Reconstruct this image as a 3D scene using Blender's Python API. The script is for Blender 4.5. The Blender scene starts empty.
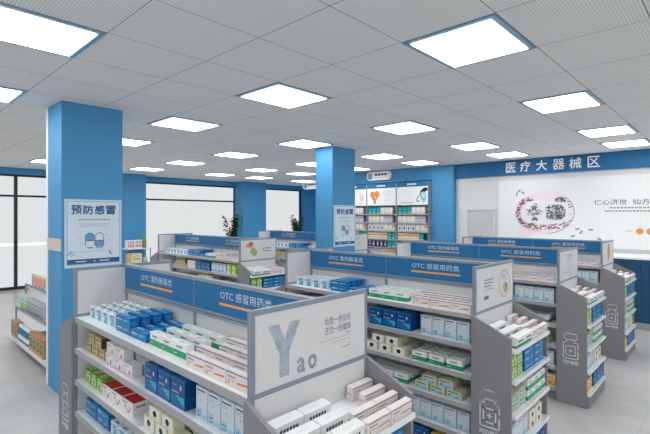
import bpy, bmesh, math, random
from mathutils import Vector, Matrix
random.seed(7)
R = math.radians
SC = bpy.context.scene
COL = SC.collection

# ------------------------------------------------------------------ camera, world, exposure
CAM_Z = 1.824
cam_data = bpy.data.cameras.new('camera')
cam = bpy.data.objects.new('camera', cam_data)
COL.objects.link(cam)
cam.location = (0, 0, CAM_Z)
cam.rotation_euler = (R(90), 0, 0.7565)
cam_data.sensor_width = 36
cam_data.lens = 36 * 439.4 / 650
cam_data.shift_y = -2.2 / 650
cam_data.clip_start = 0.05
SC.camera = cam

world = bpy.data.worlds.new('daylight')
SC.world = world
world.use_nodes = True
bgn = world.node_tree.nodes['Background']
bgn.inputs[0].default_value = (0.985, 0.99, 1.0, 1)
bgn.inputs[1].default_value = 0.83
SC.view_settings.view_transform = 'Standard'
SC.view_settings.look = 'None'
SC.view_settings.gamma = 1
SC.view_settings.use_curve_mapping = False
SC.view_settings.exposure = 0.0
PANEL_LIGHT = 9.3

# ------------------------------------------------------------------ materials
MATS = {}
def srgb(c):
    return tuple(((v / 255) / 12.92 if v / 255 <= 0.04045 else ((v / 255 + 0.055) / 1.055) ** 2.4) for v in c) + (1,)
def mat(name, rgb, rough=0.5, spec=0.5, metal=0.0, noise=0.0, scale=20, bump=0.0):
    m = bpy.data.materials.new(name)
    m.use_nodes = True
    nt = m.node_tree
    b = nt.nodes['Principled BSDF']
    c = srgb(rgb)
    b.inputs['Base Color'].default_value = c
    b.inputs['Roughness'].default_value = rough
    b.inputs['Specular IOR Level'].default_value = spec
    b.inputs['Metallic'].default_value = metal
    if noise or bump:
        tc = nt.nodes.new('ShaderNodeTexCoord')
        n = nt.nodes.new('ShaderNodeTexNoise')
        n.inputs['Scale'].default_value = scale
        n.inputs['Detail'].default_value = 4
        nt.links.new(tc.outputs['Object'], n.inputs['Vector'])
        if noise:
            r = nt.nodes.new('ShaderNodeValToRGB')
            r.color_ramp.elements[0].position = 0.3
            r.color_ramp.elements[1].position = 0.7
            r.color_ramp.elements[0].color = tuple(v * (1 - noise) for v in c[:3]) + (1,)
            r.color_ramp.elements[1].color = tuple(min(1, v * (1 + noise * 0.6)) for v in c[:3]) + (1,)
            nt.links.new(n.outputs['Fac'], r.inputs['Fac'])
            nt.links.new(r.outputs['Color'], b.inputs['Base Color'])
        if bump:
            bp = nt.nodes.new('ShaderNodeBump')
            bp.inputs['Strength'].default_value = bump
            bp.inputs['Distance'].default_value = 0.002
            nt.links.new(n.outputs['Fac'], bp.inputs['Height'])
            nt.links.new(bp.outputs['Normal'], b.inputs['Normal'])
    MATS[name] = m
    return m
def emit(name, rgb, strength):
    m = bpy.data.materials.new(name)
    m.use_nodes = True
    b = m.node_tree.nodes['Principled BSDF']
    b.inputs['Base Color'].default_value = srgb(rgb)
    b.inputs['Emission Color'].default_value = srgb(rgb)
    b.inputs['Emission Strength'].default_value = strength
    MATS[name] = m
    return m

mat('blue_paint', (80, 154, 204), 0.55, 0.3, noise=0.03, scale=3)
mat('blue_header', (38, 112, 164), 0.5, 0.3, noise=0.02, scale=4)
mat('steel', (138, 150, 163), 0.45, 0.5, noise=0.03, scale=12)
mat('panel_grey', (142, 142, 145), 0.6, 0.3, noise=0.03, scale=8)
mat('lip_grey', (170, 172, 176), 0.5, 0.4)
mat('shelf_white', (238, 241, 243), 0.3, 0.5, noise=0.01, scale=6)
mat('white', (240, 241, 242), 0.5, 0.3)
mat('board_white', (220, 220, 221), 0.45, 0.3)
mat('wall_white', (218, 219, 220), 0.7, 0.2, noise=0.015, scale=3)
mat('wall_grey', (230, 230, 230), 0.7, 0.2, noise=0.02, scale=3)
mat('dark_frame', (44, 50, 58), 0.4, 0.4)
mat('light_frame', (124, 164, 194), 0.4, 0.5)
mat('ink', (70, 74, 80), 0.6, 0.2)
mat('ink_soft', (150, 154, 160), 0.6, 0.2)
mat('black', (24, 26, 30), 0.5, 0.3)
mat('letter_white', (246, 248, 250), 0.4, 0.3)
mat('letter_pale', (205, 222, 236), 0.4, 0.3)
mat('symbol_white', (224, 226, 230), 0.5, 0.3)
mat('orange', (232, 148, 66), 0.5, 0.3)
mat('poster_paper', (206, 224, 238), 0.4, 0.4, noise=0.02, scale=5)
mat('poster_inner', (216, 231, 242), 0.4, 0.4)
mat('poster_blue', (40, 100, 150), 0.5, 0.3)
mat('poster_mid', (110, 160, 205), 0.5, 0.3)
mat('steel_letters', (150, 164, 180), 0.45, 0.4, noise=0.35, scale=30)
mat('pink', (243, 214, 226), 0.6, 0.2)
mat('hot_pink', (214, 40, 120), 0.5, 0.3)
mat('rose', (216, 128, 130), 0.5, 0.3)
mat('leaf_tan', (196, 150, 90), 0.6, 0.2)
mat('sage', (158, 176, 120), 0.6, 0.2)
mat('beige', (214, 204, 196), 0.6, 0.3)
mat('teal', (20, 140, 140), 0.5, 0.3)
# carton colours
CARD = dict(rough=0.38, spec=0.4)
mat('card_rosewhite', (234, 229, 227), rough=0.38, spec=0.4)
mat('card_olivegreen', (128, 150, 62), rough=0.38, spec=0.4)
mat('card_azure', (20, 136, 202), rough=0.38, spec=0.4)
mat('card_mint', (196, 230, 212), rough=0.38, spec=0.4)
mat('ink_mid', (112, 115, 121), 0.6, 0.2)
mat('steel_pale', (172, 184, 196), 0.45, 0.4, noise=0.22, scale=30)
mat('pink_pale', (247, 230, 237), 0.6, 0.2)
mat('door_grey', (206, 207, 208), 0.6, 0.3)
for n, c in dict(card_white=(240, 241, 241), card_blue=(0, 106, 176), card_navy=(0, 76, 146), card_sky=(86, 172, 218),
                 card_cyan=(60, 178, 200), card_green=(18, 158, 106), card_purple=(120, 48, 120), card_coral=(226, 130, 84),
                 card_blush=(240, 226, 220), card_kraft=(190, 172, 124), card_brown=(92, 70, 36), card_red=(196, 26, 34),
                 card_pale=(212, 224, 232), card_lime=(112, 178, 42), card_cream=(228, 226, 192), card_yellow=(226, 190, 92),
                 card_aqua=(160, 206, 222), card_olive=(204, 206, 176), card_lavender=(190, 182, 204), card_silver=(198, 202, 208),
                 card_indigo=(52, 50, 96), card_citron=(196, 216, 62), card_tan=(198, 152, 112), card_pink=(226, 140, 168),
                 card_leaf=(150, 200, 110), card_bottle=(40, 120, 160)).items():
    mat(n, c, **CARD)
mat('leaf', (44, 92, 40), 0.5, 0.4, noise=0.25, scale=15)
mat('stem', (86, 70, 46), 0.8, 0.2)
mat('soil', (60, 46, 36), 0.95, 0.1, noise=0.3, scale=60)
mat('pot', (220, 222, 224), 0.4, 0.4)
emit('diffuser', (255, 255, 255), PANEL_LIGHT)

def grid_mask(nt, coord, size, offset, width):
    """1 on thin lines spaced `size` apart along one coordinate output."""
    a = nt.nodes.new('ShaderNodeMath'); a.operation = 'SUBTRACT'; a.inputs[1].default_value = offset
    nt.links.new(coord, a.inputs[0])
    p = nt.nodes.new('ShaderNodeMath'); p.operation = 'PINGPONG'; p.inputs[1].default_value = size / 2
    nt.links.new(a.outputs[0], p.inputs[0])
    l = nt.nodes.new('ShaderNodeMath'); l.operation = 'LESS_THAN'; l.inputs[1].default_value = width / 2
    nt.links.new(p.outputs[0], l.inputs[0])
    return l.outputs[0], p.outputs[0]
def maximum(nt, a, b, op='MAXIMUM'):
    m = nt.nodes.new('ShaderNodeMath'); m.operation = op
    nt.links.new(a, m.inputs[0]); nt.links.new(b, m.inputs[1])
    return m.outputs[0]
def mixrgb(nt, fac, a, b):
    m = nt.nodes.new('ShaderNodeMix'); m.data_type = 'RGBA'
    nt.links.new(fac, m.inputs[0])
    for k, v in ((6, a), (7, b)):
        if hasattr(v, 'is_linked'): nt.links.new(v, m.inputs[k])
        else: m.inputs[k].default_value = v
    return m.outputs[2]

TX, TY = 0.6272, 0.7           # ceiling module
OX, OY = -2.2597, 2.4686       # a ceiling grid crossing
def ceiling_material():
    m = mat('ceiling_tile', (240, 240, 239), 0.8, 0.15)
    nt = m.node_tree; b = nt.nodes['Principled BSDF']
    tc = nt.nodes.new('ShaderNodeTexCoord'); s = nt.nodes.new('ShaderNodeSeparateXYZ')
    nt.links.new(tc.outputs['Object'], s.inputs[0])
    gx, _ = grid_mask(nt, s.outputs[0], TX, OX, 0.007)
    gy, _ = grid_mask(nt, s.outputs[1], TY, OY, 0.007)
    line = maximum(nt, gx, gy)
    # perforation: round holes on a fine square grid
    _, px = grid_mask(nt, s.outputs[0], 0.0174, OX, 0.001)
    _, py = grid_mask(nt, s.outputs[1], 0.0175, OY, 0.001)
    sx = nt.nodes.new('ShaderNodeMath'); sx.operation = 'POWER'; sx.inputs[1].default_value = 2; nt.links.new(px, sx.inputs[0])
    sy = nt.nodes.new('ShaderNodeMath'); sy.operation = 'POWER'; sy.inputs[1].default_value = 2; nt.links.new(py, sy.inputs[0])
    d = maximum(nt, sx.outputs[0], sy.outputs[0], 'ADD')
    h = nt.nodes.new('ShaderNodeMath'); h.operation = 'LESS_THAN'; h.inputs[1].default_value = 0.0038 ** 2
    nt.links.new(d, h.inputs[0])
    base = mixrgb(nt, h.outputs[0], srgb((240, 240, 239)), srgb((184, 182, 178)))
    full = mixrgb(nt, line, base, srgb((140, 142, 146)))
    nt.links.new(full, b.inputs['Base Color'])
ceiling_material()
def floor_material():
    m = mat('floor_tile', (206, 209, 214), 0.28, 0.5)
    nt = m.node_tree; b = nt.nodes['Principled BSDF']
    tc = nt.nodes.new('ShaderNodeTexCoord'); s = nt.nodes.new('ShaderNodeSeparateXYZ')
    nt.links.new(tc.outputs['Object'], s.inputs[0])
    gx, _ = grid_mask(nt, s.outputs[0], 0.9, -0.62, 0.004)
    gy, _ = grid_mask(nt, s.outputs[1], 0.9, 0.35, 0.004)
    line = maximum(nt, gx, gy)
    n = nt.nodes.new('ShaderNodeTexNoise'); n.inputs['Scale'].default_value = 1.6; n.inputs['Detail'].default_value = 7
    n.inputs['Distortion'].default_value = 1.2
    nt.links.new(tc.outputs['Object'], n.inputs['Vector'])
    r = nt.nodes.new('ShaderNodeValToRGB')
    r.color_ramp.elements[0].position = 0.35; r.color_ramp.elements[0].color = srgb((182, 182, 183))
    r.color_ramp.elements[1].position = 0.65; r.color_ramp.elements[1].color = srgb((198, 197, 196))
    nt.links.new(n.outputs['Fac'], r.inputs['Fac'])
    nt.links.new(mixrgb(nt, line, r.outputs['Color'], srgb((160, 162, 166))), b.inputs['Base Color'])
floor_material()
def ribbed_material():
    m = mat('ribbed_blue', (30, 82, 118), 0.45, 0.4)
    nt = m.node_tree; b = nt.nodes['Principled BSDF']
    tc = nt.nodes.new('ShaderNodeTexCoord')
    w = nt.nodes.new('ShaderNodeTexWave'); w.bands_direction = 'X'; w.inputs['Scale'].default_value = 6.5
    nt.links.new(tc.outputs['Object'], w.inputs['Vector'])
    bp = nt.nodes.new('ShaderNodeBump'); bp.inputs['Strength'].default_value = 0.8; bp.inputs['Distance'].default_value = 0.01
    nt.links.new(w.outputs['Fac'], bp.inputs['Height']); nt.links.new(bp.outputs['Normal'], b.inputs['Normal'])
ribbed_material()
def glass_material():
    m = bpy.data.materials.new('window_glass'); m.use_nodes = True
    nt = m.node_tree; nt.nodes.clear()
    o = nt.nodes.new('ShaderNodeOutputMaterial'); mx = nt.nodes.new('ShaderNodeMixShader')
    t = nt.nodes.new('ShaderNodeBsdfTransparent'); t.inputs[0].default_value = (0.96, 0.97, 0.97, 1)
    g = nt.nodes.new('ShaderNodeBsdfGlossy'); g.inputs['Roughness'].default_value = 0.02
    f = nt.nodes.new('ShaderNodeFresnel'); f.inputs[0].default_value = 1.1
    nt.links.new(f.outputs[0], mx.inputs[0]); nt.links.new(t.outputs[0], mx.inputs[1]); nt.links.new(g.outputs[0], mx.inputs[2])
    nt.links.new(mx.outputs[0], o.inputs[0]); MATS['window_glass'] = m
glass_material()
def frosted_material():
    m = bpy.data.materials.new('frosted_film'); m.use_nodes = True
    nt = m.node_tree; nt.nodes.clear()
    o = nt.nodes.new('ShaderNodeOutputMaterial'); mx = nt.nodes.new('ShaderNodeAddShader')
    t = nt.nodes.new('ShaderNodeBsdfTranslucent'); t.inputs[0].default_value = (0.9, 0.91, 0.92, 1)
    d = nt.nodes.new('ShaderNodeBsdfDiffuse'); d.inputs[0].default_value = (0.4, 0.4, 0.4, 1)
    nt.links.new(t.outputs[0], mx.inputs[0]); nt.links.new(d.outputs[0], mx.inputs[1]); nt.links.new(mx.outputs[0], o.inputs[0])
    MATS['frosted_film'] = m
frosted_material()

# ------------------------------------------------------------------ mesh helpers
class MB:
    """Collects shapes for ONE mesh object."""
    def __init__(s): s.v = []; s.f = []; s.m = []; s.names = []
    def mi(s, name):
        if name not in s.names: s.names.append(name)
        return s.names.index(name)
    def poly(s, pts, m):
        k = len(s.v); s.v += [tuple(p) for p in pts]; s.f.append(tuple(range(k, k + len(pts)))); s.m.append(s.mi(m)); return s
    def box(s, x0, y0, z0, x1, y1, z1, m, sides=None):
        x0, x1 = sorted((x0, x1)); y0, y1 = sorted((y0, y1)); z0, z1 = sorted((z0, z1))
        k = len(s.v)
        s.v += [(x0, y0, z0), (x1, y0, z0), (x1, y1, z0), (x0, y1, z0), (x0, y0, z1), (x1, y0, z1), (x1, y1, z1), (x0, y1, z1)]
        F = dict(bottom=(0, 3, 2, 1), top=(4, 5, 6, 7), front=(0, 1, 5, 4), right=(1, 2, 6, 5), back=(2, 3, 7, 6), left=(3, 0, 4, 7))
        for n, f in F.items():
            s.f.append(tuple(k + i for i in f)); s.m.append(s.mi((sides or {}).get(n, m)))
        return s
    def prism(s, pts, axis, a, b, m):
        """pts: 2D outline; extruded along axis between a and b."""
        def P(p, t):
            return (t, p[0], p[1]) if axis == 'x' else ((p[0], t, p[1]) if axis == 'y' else (p[0], p[1], t))
        n = len(pts); k = len(s.v)
        s.v += [P(p, a) for p in pts] + [P(p, b) for p in pts]
        s.f.append(tuple(range(k, k + n))); s.f.append(tuple(range(k + 2 * n - 1, k + n - 1, -1))); s.m += [s.mi(m)] * 2
        for i in range(n):
            j = (i + 1) % n
            s.f.append((k + i, k + n + i, k + n + j, k + j)); s.m.append(s.mi(m))
        return s
    def lathe(s, prof, cx, cy, m, n=20):
        k = len(s.v); c = len(prof)
        for i in range(n):
            a = 2 * math.pi * i / n
            s.v += [(cx + r * math.cos(a), cy + r * math.sin(a), z) for r, z in prof]
        for i in range(n):
            for j in range(c - 1):
                p, q = k + i * c + j, k + ((i + 1) % n) * c + j
                s.f.append((p, q, q + 1, p + 1)); s.m.append(s.mi(m if isinstance(m, str) else m[j]))
        return s
    def mesh(s, name):
        me = bpy.data.meshes.new(name)
        me.from_pydata(s.v, [], s.f)
        for n in s.names: me.materials.append(MATS[n])
        me.polygons.foreach_set('material_index', s.m)
        bm = bmesh.new(); bm.from_mesh(me)
        bmesh.ops.recalc_face_normals(bm, faces=[f for f in bm.faces if any(len(e.link_faces) > 1 for e in f.edges)])
        bm.to_mesh(me); bm.free()
        return me
    def build(s, name, parent=None, loc=(0, 0, 0)):
        o = bpy.data.objects.new(name, s.mesh(name)); COL.objects.link(o)
        o.location = loc
        if parent: o.parent = parent
        return o
class Art:
    """Flat shapes on a plane: 2D (u right, v up) mapped by frame()."""
    def __init__(s, fn): s.fn = fn; s.b = MB(); s.lift = 0.0
    def P(s, u, v): return s.fn(u, v, s.lift)
    def poly(s, pts, m): s.b.poly([s.P(*p) for p in pts], m); s.lift += 0.00004; return s
    def rect(s, u0, v0, u1, v1, m): return s.poly([(u0, v0), (u1, v0), (u1, v1), (u0, v1)], m)
    def disc(s, u, v, r, m, ry=None, n=24, a0=0, a1=360):
        ry = ry or r
        pts = [(u + r * math.cos(R(a0 + (a1 - a0) * i / n)), v + ry * math.sin(R(a0 + (a1 - a0) * i / n))) for i in range(n if a1 - a0 == 360 else n + 1)]
        return s.poly(pts, m)
    def line(s, pts, w, m, closed=False):
        q = list(pts) + ([pts[0]] if closed else [])
        for (a, b), (c, d) in zip(q, q[1:]):
            L = math.hypot(c - a, d - b)
            if L < 1e-9: continue
            nx, ny = -(d - b) / L * w / 2, (c - a) / L * w / 2
            ex, ey = (c - a) / L * w * 0.25, (d - b) / L * w * 0.25
            s.b.poly([s.P(a + nx - ex, b + ny - ey), s.P(a - nx - ex, b - ny - ey), s.P(c - nx + ex, d - ny + ey), s.P(c + nx + ex, d + ny + ey)], m)
        s.lift += 0.00004
        return s
    def rrect(s, u0, v0, u1, v1, r, m=None, stroke=None, n=5):
        pts = []
        for cx, cy, a in ((u1 - r, v1 - r, 0), (u0 + r, v1 - r, 90), (u0 + r, v0 + r, 180), (u1 - r, v0 + r, 270)):
            pts += [(cx + r * math.cos(R(a + 90 * i / n)), cy + r * math.sin(R(a + 90 * i / n))) for i in range(n + 1)]
        return s.line(pts, stroke, m, True) if stroke else s.poly(pts, m)
    def build(s, name, parent=None): return s.b.build(name, parent)
def face_x(x, y0, z0): return lambda u, v, l: (x + l, y0 + u, z0 + v)       # plane facing +X
def face_y(y, x0, z0): return lambda u, v, l: (x0 + u, y - l, z0 + v)       # plane facing -Y

TEXTS = {}
def text_mesh(body):
    if body in TEXTS: return TEXTS[body]
    cu = bpy.data.curves.new('lettering', 'FONT'); cu.body = body; cu.size = 1; cu.resolution_u = 2
    o = bpy.data.objects.new('lettering', cu); COL.objects.link(o)
    bpy.context.view_layer.update()
    me = bpy.data.meshes.new_from_object(o.evaluated_get(bpy.context.evaluated_depsgraph_get()))
    vs = [v.co.copy() for v in me.vertices]; fs = [tuple(p.vertices) for p in me.polygons]
    bpy.data.objects.remove(o); bpy.data.meshes.remove(me)
    x0 = min(v.x for v in vs); x1 = max(v.x for v in vs); y0 = min(v.y for v in vs); y1 = max(v.y for v in vs)
    TEXTS[body] = ([((v.x - x0), (v.y - y0)) for v in vs], fs, x1 - x0, y1 - y0)
    return TEXTS[body]
def add_text(mb, body, fn, u, v, w=None, h=None, m='ink', bold=0.0, depth=0.0, lift=0.0006):
    """letters with lower-left corner at (u, v), scaled to width w and height h."""
    vs, fs, tw, th = text_mesh(body)
    sx = (w / tw) if w else h / th
    sy = (h / th) if h else sx
    shifts = [(0, 0)] + ([(bold, 0), (-bold, 0), (0, bold), (0, -bold)] if bold else [])
    for i, (du, dv) in enumerate(shifts):
        k = len(mb.v)
        mb.v += [fn(u + a * sx + du, v + b * sy + dv, lift + depth + i * 0.00003) for a, b in vs]
        for f in fs: mb.f.append(tuple(k + j for j in f)); mb.m.append(mb.mi(m))
    if depth:
        edges = {}
        for f in fs:
            for a, b in zip(f, f[1:] + f[:1]):
                key = (min(a, b), max(a, b)); edges[key] = edges.get(key, 0) + 1
        for (a, b), c in edges.items():
            if c == 1:
                pa, pb = vs[a], vs[b]
                mb.poly([fn(u + pa[0] * sx, v + pa[1] * sy, 0), fn(u + pb[0] * sx, v + pb[1] * sy, 0),
                         fn(u + pb[0] * sx, v + pb[1] * sy, lift + depth), fn(u + pa[0] * sx, v + pa[1] * sy, lift + depth)], m)
    return mb

def empty(name, loc, rz=0, parent=None):
    o = bpy.data.objects.new(name, None); COL.objects.link(o); o.location = loc; o.rotation_euler = (0, 0, rz)
    o.empty_display_size = 0.1
    if parent: o.parent = parent
    return o
def tag(o, label=None, cat=None, group=None, kind=None):
    if label: o['label'] = label
    if cat: o['category'] = cat
    if group: o['group'] = group
    if kind: o['kind'] = kind
    return o
def struct(o): o['kind'] = 'structure'; return o
ORD = ['', 'first', 'second', 'third', 'fourth', 'fifth', 'sixth', 'seventh', 'eighth', 'ninth', 'tenth', 'eleventh', 'twelfth', 'thirteenth', 'fourteenth']

# ------------------------------------------------------------------ room shell
CEIL = 2.967
XW = -12.8            # window wall
YW = 9.4              # medical-device wall
XE, YE = 3.2, -3.2    # walls behind the camera
YD = 14.0             # deep end
XR = -8.9
mb = MB(); mb.poly([(XW, YE, 0), (XE, YE, 0), (XE, YW, 0), (XR, YW, 0), (XR, YD, 0), (XW, YD, 0)], 'floor_tile')
mb.box(XW - .2, YE - .2, -0.12, XE + .2, YD + .2, -0.02, 'wall_grey')
struct(mb.build('floor'))
mb = MB(); mb.poly([(XW, YE, CEIL), (XE, YE, CEIL), (XE, YW, CEIL), (XR, YW, CEIL), (XR, YD, CEIL), (XW, YD, CEIL)][::-1], 'ceiling_tile')
mb.box(XW - .2, YE - .2, CEIL + .02, XE + .2, YD + .2, CEIL + .12, 'wall_grey')
struct(mb.build('ceiling'))
# window wall: band above the windows, piers
WIN_TOP = 2.81
WINS = [(-2.6, 5.03), (5.62, 9.05), (9.95, 12.2)]
mb = MB()
mb.box(XW - .15, YE, WIN_TOP, XW, YD, CEIL, 'blue_paint')
for a, b in ((YE, -2.6), (5.03, 5.62), (9.05, 9.95), (12.2, YD)):
    mb.box(XW - .15, a, 0, XW, b, WIN_TOP, 'blue_paint')
for a, b in ((5.03, 5.62), (8.99, 9.99)):
    mb.box(XW, a, 0, XW + .47, b, CEIL, 'blue_paint')
struct(mb.build('wall_back'))
# wall with the medical device sign: soffit band, pale wall, recess for the racks, pilaster
mb = MB()
mb.box(-5.27, YW, 0, XE, YW + .15, CEIL, 'wall_grey')
mb.box(XR, YW, 0, -5.27, YW + .15, CEIL, 'blue_paint')
mb.box(-4.73, YW - .05, 2.65, XE, YW, CEIL, 'blue_header')
mb.box(XR, YW - .12, 2.65, -5.27, YW, CEIL, 'blue_paint')
mb.box(-5.27, YW - .15, 0, -4.73, YW, CEIL, 'blue_paint')
struct(mb.build('wall_right'))
mb = MB(); mb.box(XR, YW + .15, 0, XR + .15, YD, CEIL, 'blue_paint'); mb.box(XW, YD, 0, XR + .15, YD + .15, CEIL, 'blue_paint')
struct(mb.build('wall_far'))
def added_glazing(name, n, ax, pos, a0, a1):
    """added glazing behind the viewpoint, unseen, lets in daylight: low sill, glass, band"""
    def bx(b, t0, t1, z0, z1, m, d0=0.0, d1=.15):
        if ax == 'x': b.box(pos + d0, t0, z0, pos + d1, t1, z1, m)
        else: b.box(t0, pos - d0, z0, t1, pos - d1, z1, m)
    b = MB(); bx(b, a0, a1, 2.81, CEIL, 'blue_paint'); bx(b, a0, a1, 0, .1, 'wall_grey'); struct(b.build(name))
    w = struct(empty('window_%d' % n, (pos if ax == 'x' else (a0 + a1) / 2, (a0 + a1) / 2 if ax == 'x' else pos, 0)))  # unseen window, added as a daylight source
    b = MB(); k = max(2, round((a1 - a0) / 2.4))
    for i in range(k + 1):
        t = a0 + (a1 - a0) * i / k
        bx(b, max(a0, t - .04), min(a1, t + .04), .1, 2.81, 'dark_frame', .03, .11)
    o = b.build('window_frame'); o.parent = w; o.matrix_parent_inverse = Matrix.Translation(w.location).inverted()
    b = MB(); bx(b, a0, a1, .1, 2.81, 'window_glass', .066, .072); o = b.build('glass_pane'); o.parent = w; o.matrix_parent_inverse = Matrix.Translation(w.location).inverted()
added_glazing('wall_near_added_glazing', 4, 'x', XE, YE, YW)  # unseen wall, glazing added so daylight brightens the ceiling
added_glazing('wall_left_added_glazing', 5, 'y', YE, XW, XE)  # second added glazing out of view, raises the ambient daylight

# windows
def window(n, y0, y1, mull, strip=False):
    w = struct(empty('window_%d' % n, (XW, (y0 + y1) / 2, 0)))
    c = (y0 + y1) / 2
    f = MB(); t = 0.06
    f.box(-.11, y0 - c, 0, -.03, y1 - c, .07, 'dark_frame'); f.box(-.11, y0 - c, WIN_TOP - .05, -.03, y1 - c, WIN_TOP, 'dark_frame')
    f.box(-.11, y0 - c, .07, -.03, y0 - c + t, WIN_TOP - .05, 'dark_frame'); f.box(-.11, y1 - c - t, .07, -.03, y1 - c, WIN_TOP - .05, 'dark_frame')
    f.build('window_frame', w)
    if mull is not None:
        b = MB(); b.box(-.1, y0 - c + t, 2.26, -.04, y1 - c - t, 2.31, 'dark_frame'); b.build('transom', w)
        for m in mull:
            b = MB(); b.box(-.1, m - c - .035, .07, -.04, m - c + .035, 2.26, 'dark_frame'); b.box(-.1, m - c - .035, 2.31, -.04, m - c + .035, WIN_TOP - .05, 'dark_frame'); b.build('mullion', w)
    g = MB(); g.box(-.075, y0 - c + t, .07, -.069, y1 - c - t, WIN_TOP - .05, 'window_glass'); g.build('glass_pane', w)
    if strip:
        s = MB(); s.box(-.068, y0 - c + t, 1.06, -.0665, y1 - c - t, 1.13, 'frosted_film'); s.build('safety_strip', w)
window(1, *WINS[0], [0.2, 2.62], True)
window(2, *WINS[1], [])
window(3, *WINS[2], None)

# door in the pale wall
d = struct(empty('door_1', (-4.14, YW, 0)))
b = MB(); b.box(-.33, -.03, 0, -.29, 0, 1.96, 'board_white').box(.29, -.03, 0, .33, 0, 1.96, 'board_white').box(-.29, -.03, 1.92, .29, 0, 1.96, 'board_white'); b.build('door_frame', d)
b = MB(); b.box(-.287, -.016, .005, .287, -.002, 1.917, 'door_grey')
for z0, z1 in ((.15, .9), (1.05, 1.8)): b.box(-.2, -.021, z0, .2, -.016, z1, 'door_grey')
b.build('door_leaf', d)
b = MB(); b.box(.2, -.05, 1.0, .25, -.0165, 1.03, 'steel').box(.14, -.06, 1.005, .25, -.05, 1.025, 'steel'); b.build('door_handle', d)
b = MB(); b.box(-3.75, YW - .012, 0, XE, YW, .1, 'steel'); struct(b.build('baseboard_right'))

# ------------------------------------------------------------------ ceiling lights
def ceiling_lights():
    f = MB(); hx, hy, t = TX / 2 - .004, TY / 2 - .004, .04
    for x0, y0, x1, y1 in ((-hx, -hy, hx, -hy + t), (-hx, hy - t, hx, hy), (-hx, -hy + t, -hx + t, hy - t), (hx - t, -hy + t, hx, hy - t)):
        f.box(x0, y0, -.010, x1, y1, -.0005, 'light_frame')
    dm = MB().box(-hx + t, -hy + t, -.014, hx - t, hy - t, -.0005, 'diffuser').mesh('diffuser')
    fm = f.mesh('light_frame')
    rows = [-9, -7, -4, -1, 2, 5]
    cols = [-14, -11, -8, -5, -2, 1, 4, 7]
    def one(cx, cy, label):
        r = tag(empty('ceiling_light', (cx, cy, CEIL)), label, 'ceiling light', 'square ceiling light panels')
        for n, me in (('light_frame', fm), ('diffuser', dm)):
            o = bpy.data.objects.new(n, me); COL.objects.link(o); o.parent = r
    for ri, i in enumerate(rows):
        for ci, j in enumerate(cols):
            cx = OX + j * TX + TX / 2
            cy = OY - i * TY - TY / 2
            if i == -9: cy = OY + 8.5 * TY
            if i == 5 and j < -8: continue
            one(cx, cy, 'square ceiling light panel, %s row from right-hand sign wall, %s from window wall' % (ORD[ri + 1], ORD[ci + 1]))
    for k, cy in enumerate((10.3, 12.4)):
        for ci, j in enumerate((-14, -11.5)):
            one(OX + j * TX + TX / 2, cy, 'square ceiling light panel in %s far corner row, %s from window wall' % (('nearer', 'farthest')[k], ORD[ci + 1]))
ceiling_lights()

# ------------------------------------------------------------------ blue columns
def poster(parent_x, y0, y1, z0, z1, label):
    """prevention poster on a face looking +X"""
    t = tag(empty('wall_poster', (parent_x, (y0 + y1) / 2, z0)), label, 'poster', 'cold prevention posters on the columns')
    w, h = y1 - y0, z1 - z0
    b = MB(); b.box(.001, -w / 2, 0, .012, w / 2, h, 'poster_paper'); b.build('poster_board', t)
    F = face_x(.0126, -w / 2, 0)
    a = Art(F)
    a.rect(.022, .03, w - .022, h - .02, 'poster_blue'); a.rect(.025, .033, w - .025, h - .023, 'poster_inner')
    a.rect(.025, .036, w - .025, .085, 'poster_blue')
    for u0, u1 in ((.1, .2), (.27, .29), (.33, .43)): a.rect(u0, .055, u1, .066, 'poster_paper')
    for k in range(10): a.rect(.13 + k * .031, h - .215, .15 + k * .031, h - .2, 'ink_soft')
    a.rect(.14, h - .256, w - .12, h - .252, 'poster_mid'); a.rect(.13, h - .278, w - .14, h - .274, 'poster_mid')
    # two capsules standing side by side
    for u, top, bot in ((.19, 'poster_mid', 'poster_inner'), (.285, 'poster_inner', 'poster_mid')):
        a.rrect(u, .19, u + .09, .355, .043, 'poster_blue')
        a.rrect(u + .006, .196, u + .084, .349, .038, top)
        a.rect(u + .006, .205, u + .084, .27, bot); a.rect(u + .006, .268, u + .084, .275, 'poster_blue')
    a.line([(.09, .165), (.2, .16), (.3, .17), (.46, .165)], .003, 'poster_mid')
    for u, v in ((.04, .14), (.05, .165), (.065, .15), (.075, .13)): a.line([(u - .02, v - .01), (u + .02, v + .012)], .006, 'teal')
    a.disc(.43, .15, .008, 'ink'); a.line([(.435, .14), (.455, .12)], .009, 'ink')
    for u, v in ((.14, .3), (.16, .25), (.39, .24), (.42, .28), (.4, .33)): a.disc(u, v, .006, 'poster_mid')
    a.disc(w - .03, h - .22, .008, 'rose')
    a.build('poster_artwork', t)
    m = MB()
    for q, ch in enumerate('预防感冒'): add_text(m, ch, F, .062 + q * .112, h - .152, w=.092, h=.09, m='poster_blue', bold=.003, lift=.002)
    m.build('poster_lettering', t)
    return t
def column(x1, y0, w, dpt, label):
    t = tag(empty('blue_column', (x1 - w / 2, y0 + dpt / 2, 0)), label, 'column')
    b = MB(); b.box(-w / 2, -dpt / 2, .001, w / 2, dpt / 2, CEIL - .001, 'blue_paint'); b.build('column_shaft', t)
    return t
c1 = column(-4.924, 1.384, .455, .598, 'left blue square column with white edge strip, beside the nearest gondola')
b = MB(); b.box(-.295, -.299, .001, -.2285, .299, CEIL - .001, 'letter_white'); tag(b.build('edge_strip', c1), 'white edge strip')
b = MB(); b.box(-.225, -.306, 1.455, .222, -.2995, 1.58, 'beige'); tag(b.build('notice_plate', c1), 'beige notice plate')
column(-4.912, 5.385, .39, .585, 'middle blue square column in front of the medicine wall racks')
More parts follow.
